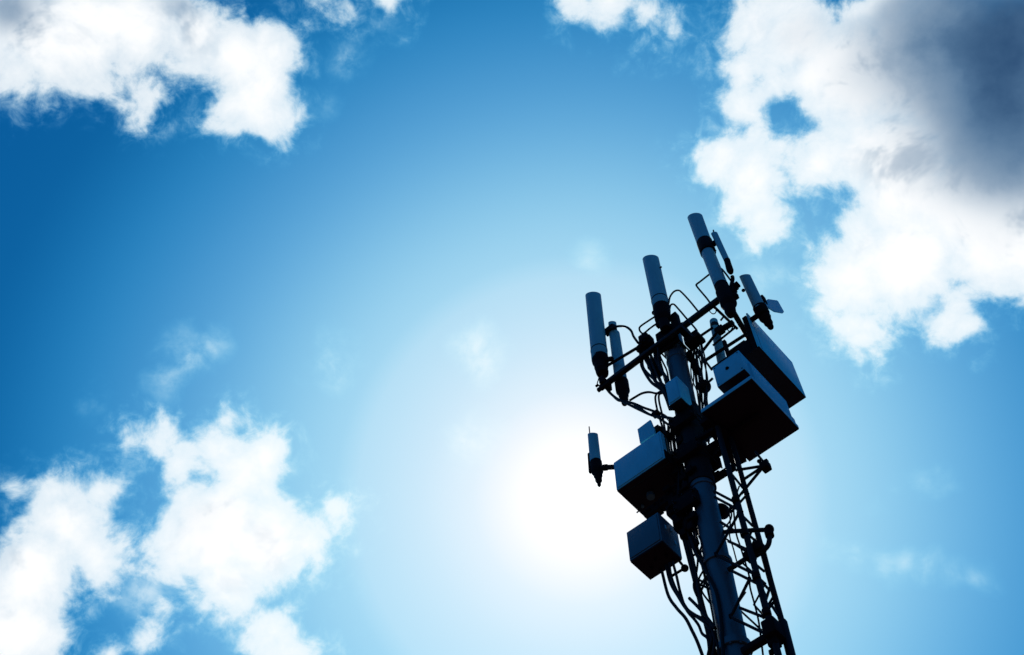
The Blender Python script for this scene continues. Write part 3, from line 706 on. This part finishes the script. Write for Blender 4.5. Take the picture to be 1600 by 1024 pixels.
m.tube([at(1066, 742, b=-.16), at(1078, 815, b=-.16)], .03, 8); m.tube([at(1044, 766, b=-.16), at(1066, 752, b=-.16)], .03, 8)
tag(m.build('cable_bracket', M_RUST), 'stepped dark cable bracket running down left of the mast', 'bracket')
# below the square cabinet
cable([(1034, 892, -.12), (1044, 930), (1057, 950), (1071, 966), (1081, 985), (1090, 1004), (1101, 1034)], 'leftmost long cable sweeping down from the square cabinet', -.16, .025)
cable([(1041, 884, -.12), (1048, 911), (1060, 932), (1073, 952), (1088, 963), (1103, 974), (1114, 990), (1122, 1010)], 'thick cable swinging from the square cabinet to the mast', -.18, .028)
cable([(1051, 878, -.12), (1057, 900), (1063, 926), (1072, 952), (1085, 968), (1092, 978), (1097, 990), (1105, 997), (1110, 1010)], 'cable dropping straight then looping left of the mast', -.2, .022)
cable([(1046, 880, -.12), (1047, 892, -.12), (1050, 905), (1058, 925), (1070, 946), (1080, 958), (1100, 968), (1118, 983)], 'short cable turning in toward the mast', -.22, .022)
cable([(1077, 935), (1090, 948), (1103, 963), (1117, 981)], 'stub ended straight cable left of the mast', -.24, .024)
cable([(1076, 846), (1082, 870), (1089, 905), (1094, 935), (1102, 958), (1111, 980), (1117, 1000), (1113, 1030)], 'cable running down along the left lattice leg', -.2, .023)
cable([(1084, 848), (1090, 868), (1089, 890), (1084, 918), (1096, 945), (1106, 970), (1110, 1000), (1109, 1034)], 'crossing cable between the left lattice leg and mast', -.17, .017)
cable([(1078, 840), (1086, 862), (1096, 880), (1108, 902), (1119, 925), (1125, 955), (1128, 985), (1131, 1034)], 'black cable lying down the front of the mast', -.235, .027)
cable([(1108, 985), (1112, 1000), (1108, 1015), (1104, 1034)], 'lowest loose cable end left of the mast', -.2, .02)
cable([(1112, 990), (1120, 1005), (1126, 1034)], 'thin cable tucked against the mast foot edge', -.2, .017)
cable([(1092, 838), (1097, 850), (1094, 862), (1099, 876), (1104, 890), (1109, 905)], 'short kinked cable under the cabinets left of the mast', -.17, .016)
cable([(1072, 850), (1079, 878), (1086, 912), (1094, 950), (1104, 985), (1110, 1034)], 'cable tied to the outside of the left lattice leg', -.1, .02)
cable([(1086, 842), (1094, 872), (1101, 900), (1110, 940), (1118, 985), (1124, 1034)], 'cable hugging the left edge of the mast', -.05, .02)
cable([(1080, 838), (1085, 856), (1096, 872), (1100, 888), (1092, 906), (1097, 925), (1109, 942)], 'loose S shaped cable between left leg and mast', -.12, .015)
# in the lattice
cable([(1139, 800), (1141, 815), (1140, 837), (1146, 858), (1151, 877)], 'thin straight wire inside the upper lattice', -.1, .011)
cable([(1146, 795), (1150, 832), (1158, 858), (1170, 898), (1172, 918), (1180, 948), (1186, 975), (1193, 1030)], 'long thin wire inside the lattice', -.12, .014)
cable([(1180, 870), (1184, 895), (1190, 915), (1197, 930)], 'slack wire hanging between the two right rails', -.05, .011)
cable([(1196, 945), (1203, 965), (1207, 985)], 'lower wire between the two right rails', -.05, .016)
cable([(1140, 790), (1143, 806), (1138, 818), (1130, 824)], 'short wire hooked under the half hidden drum', -.05, .013)
cable([(1111, 678), (1107, 690), (1110, 702), (1104, 712)], 'short bent wire under the tray beside the mast', .1, .016)
cable([(1112, 715), (1120, 705), (1128, 697)], 'thin diagonal wire under the tray', .1, .013)
cable([(1115, 752), (1118, 762), (1116, 772)], 'short hanging wire on the right edge of the mast', .0, .02)
cable([(1155, 760), (1152, 770), (1154, 776)], 'tiny looped wire between the right rails under the tray', .0, .013)
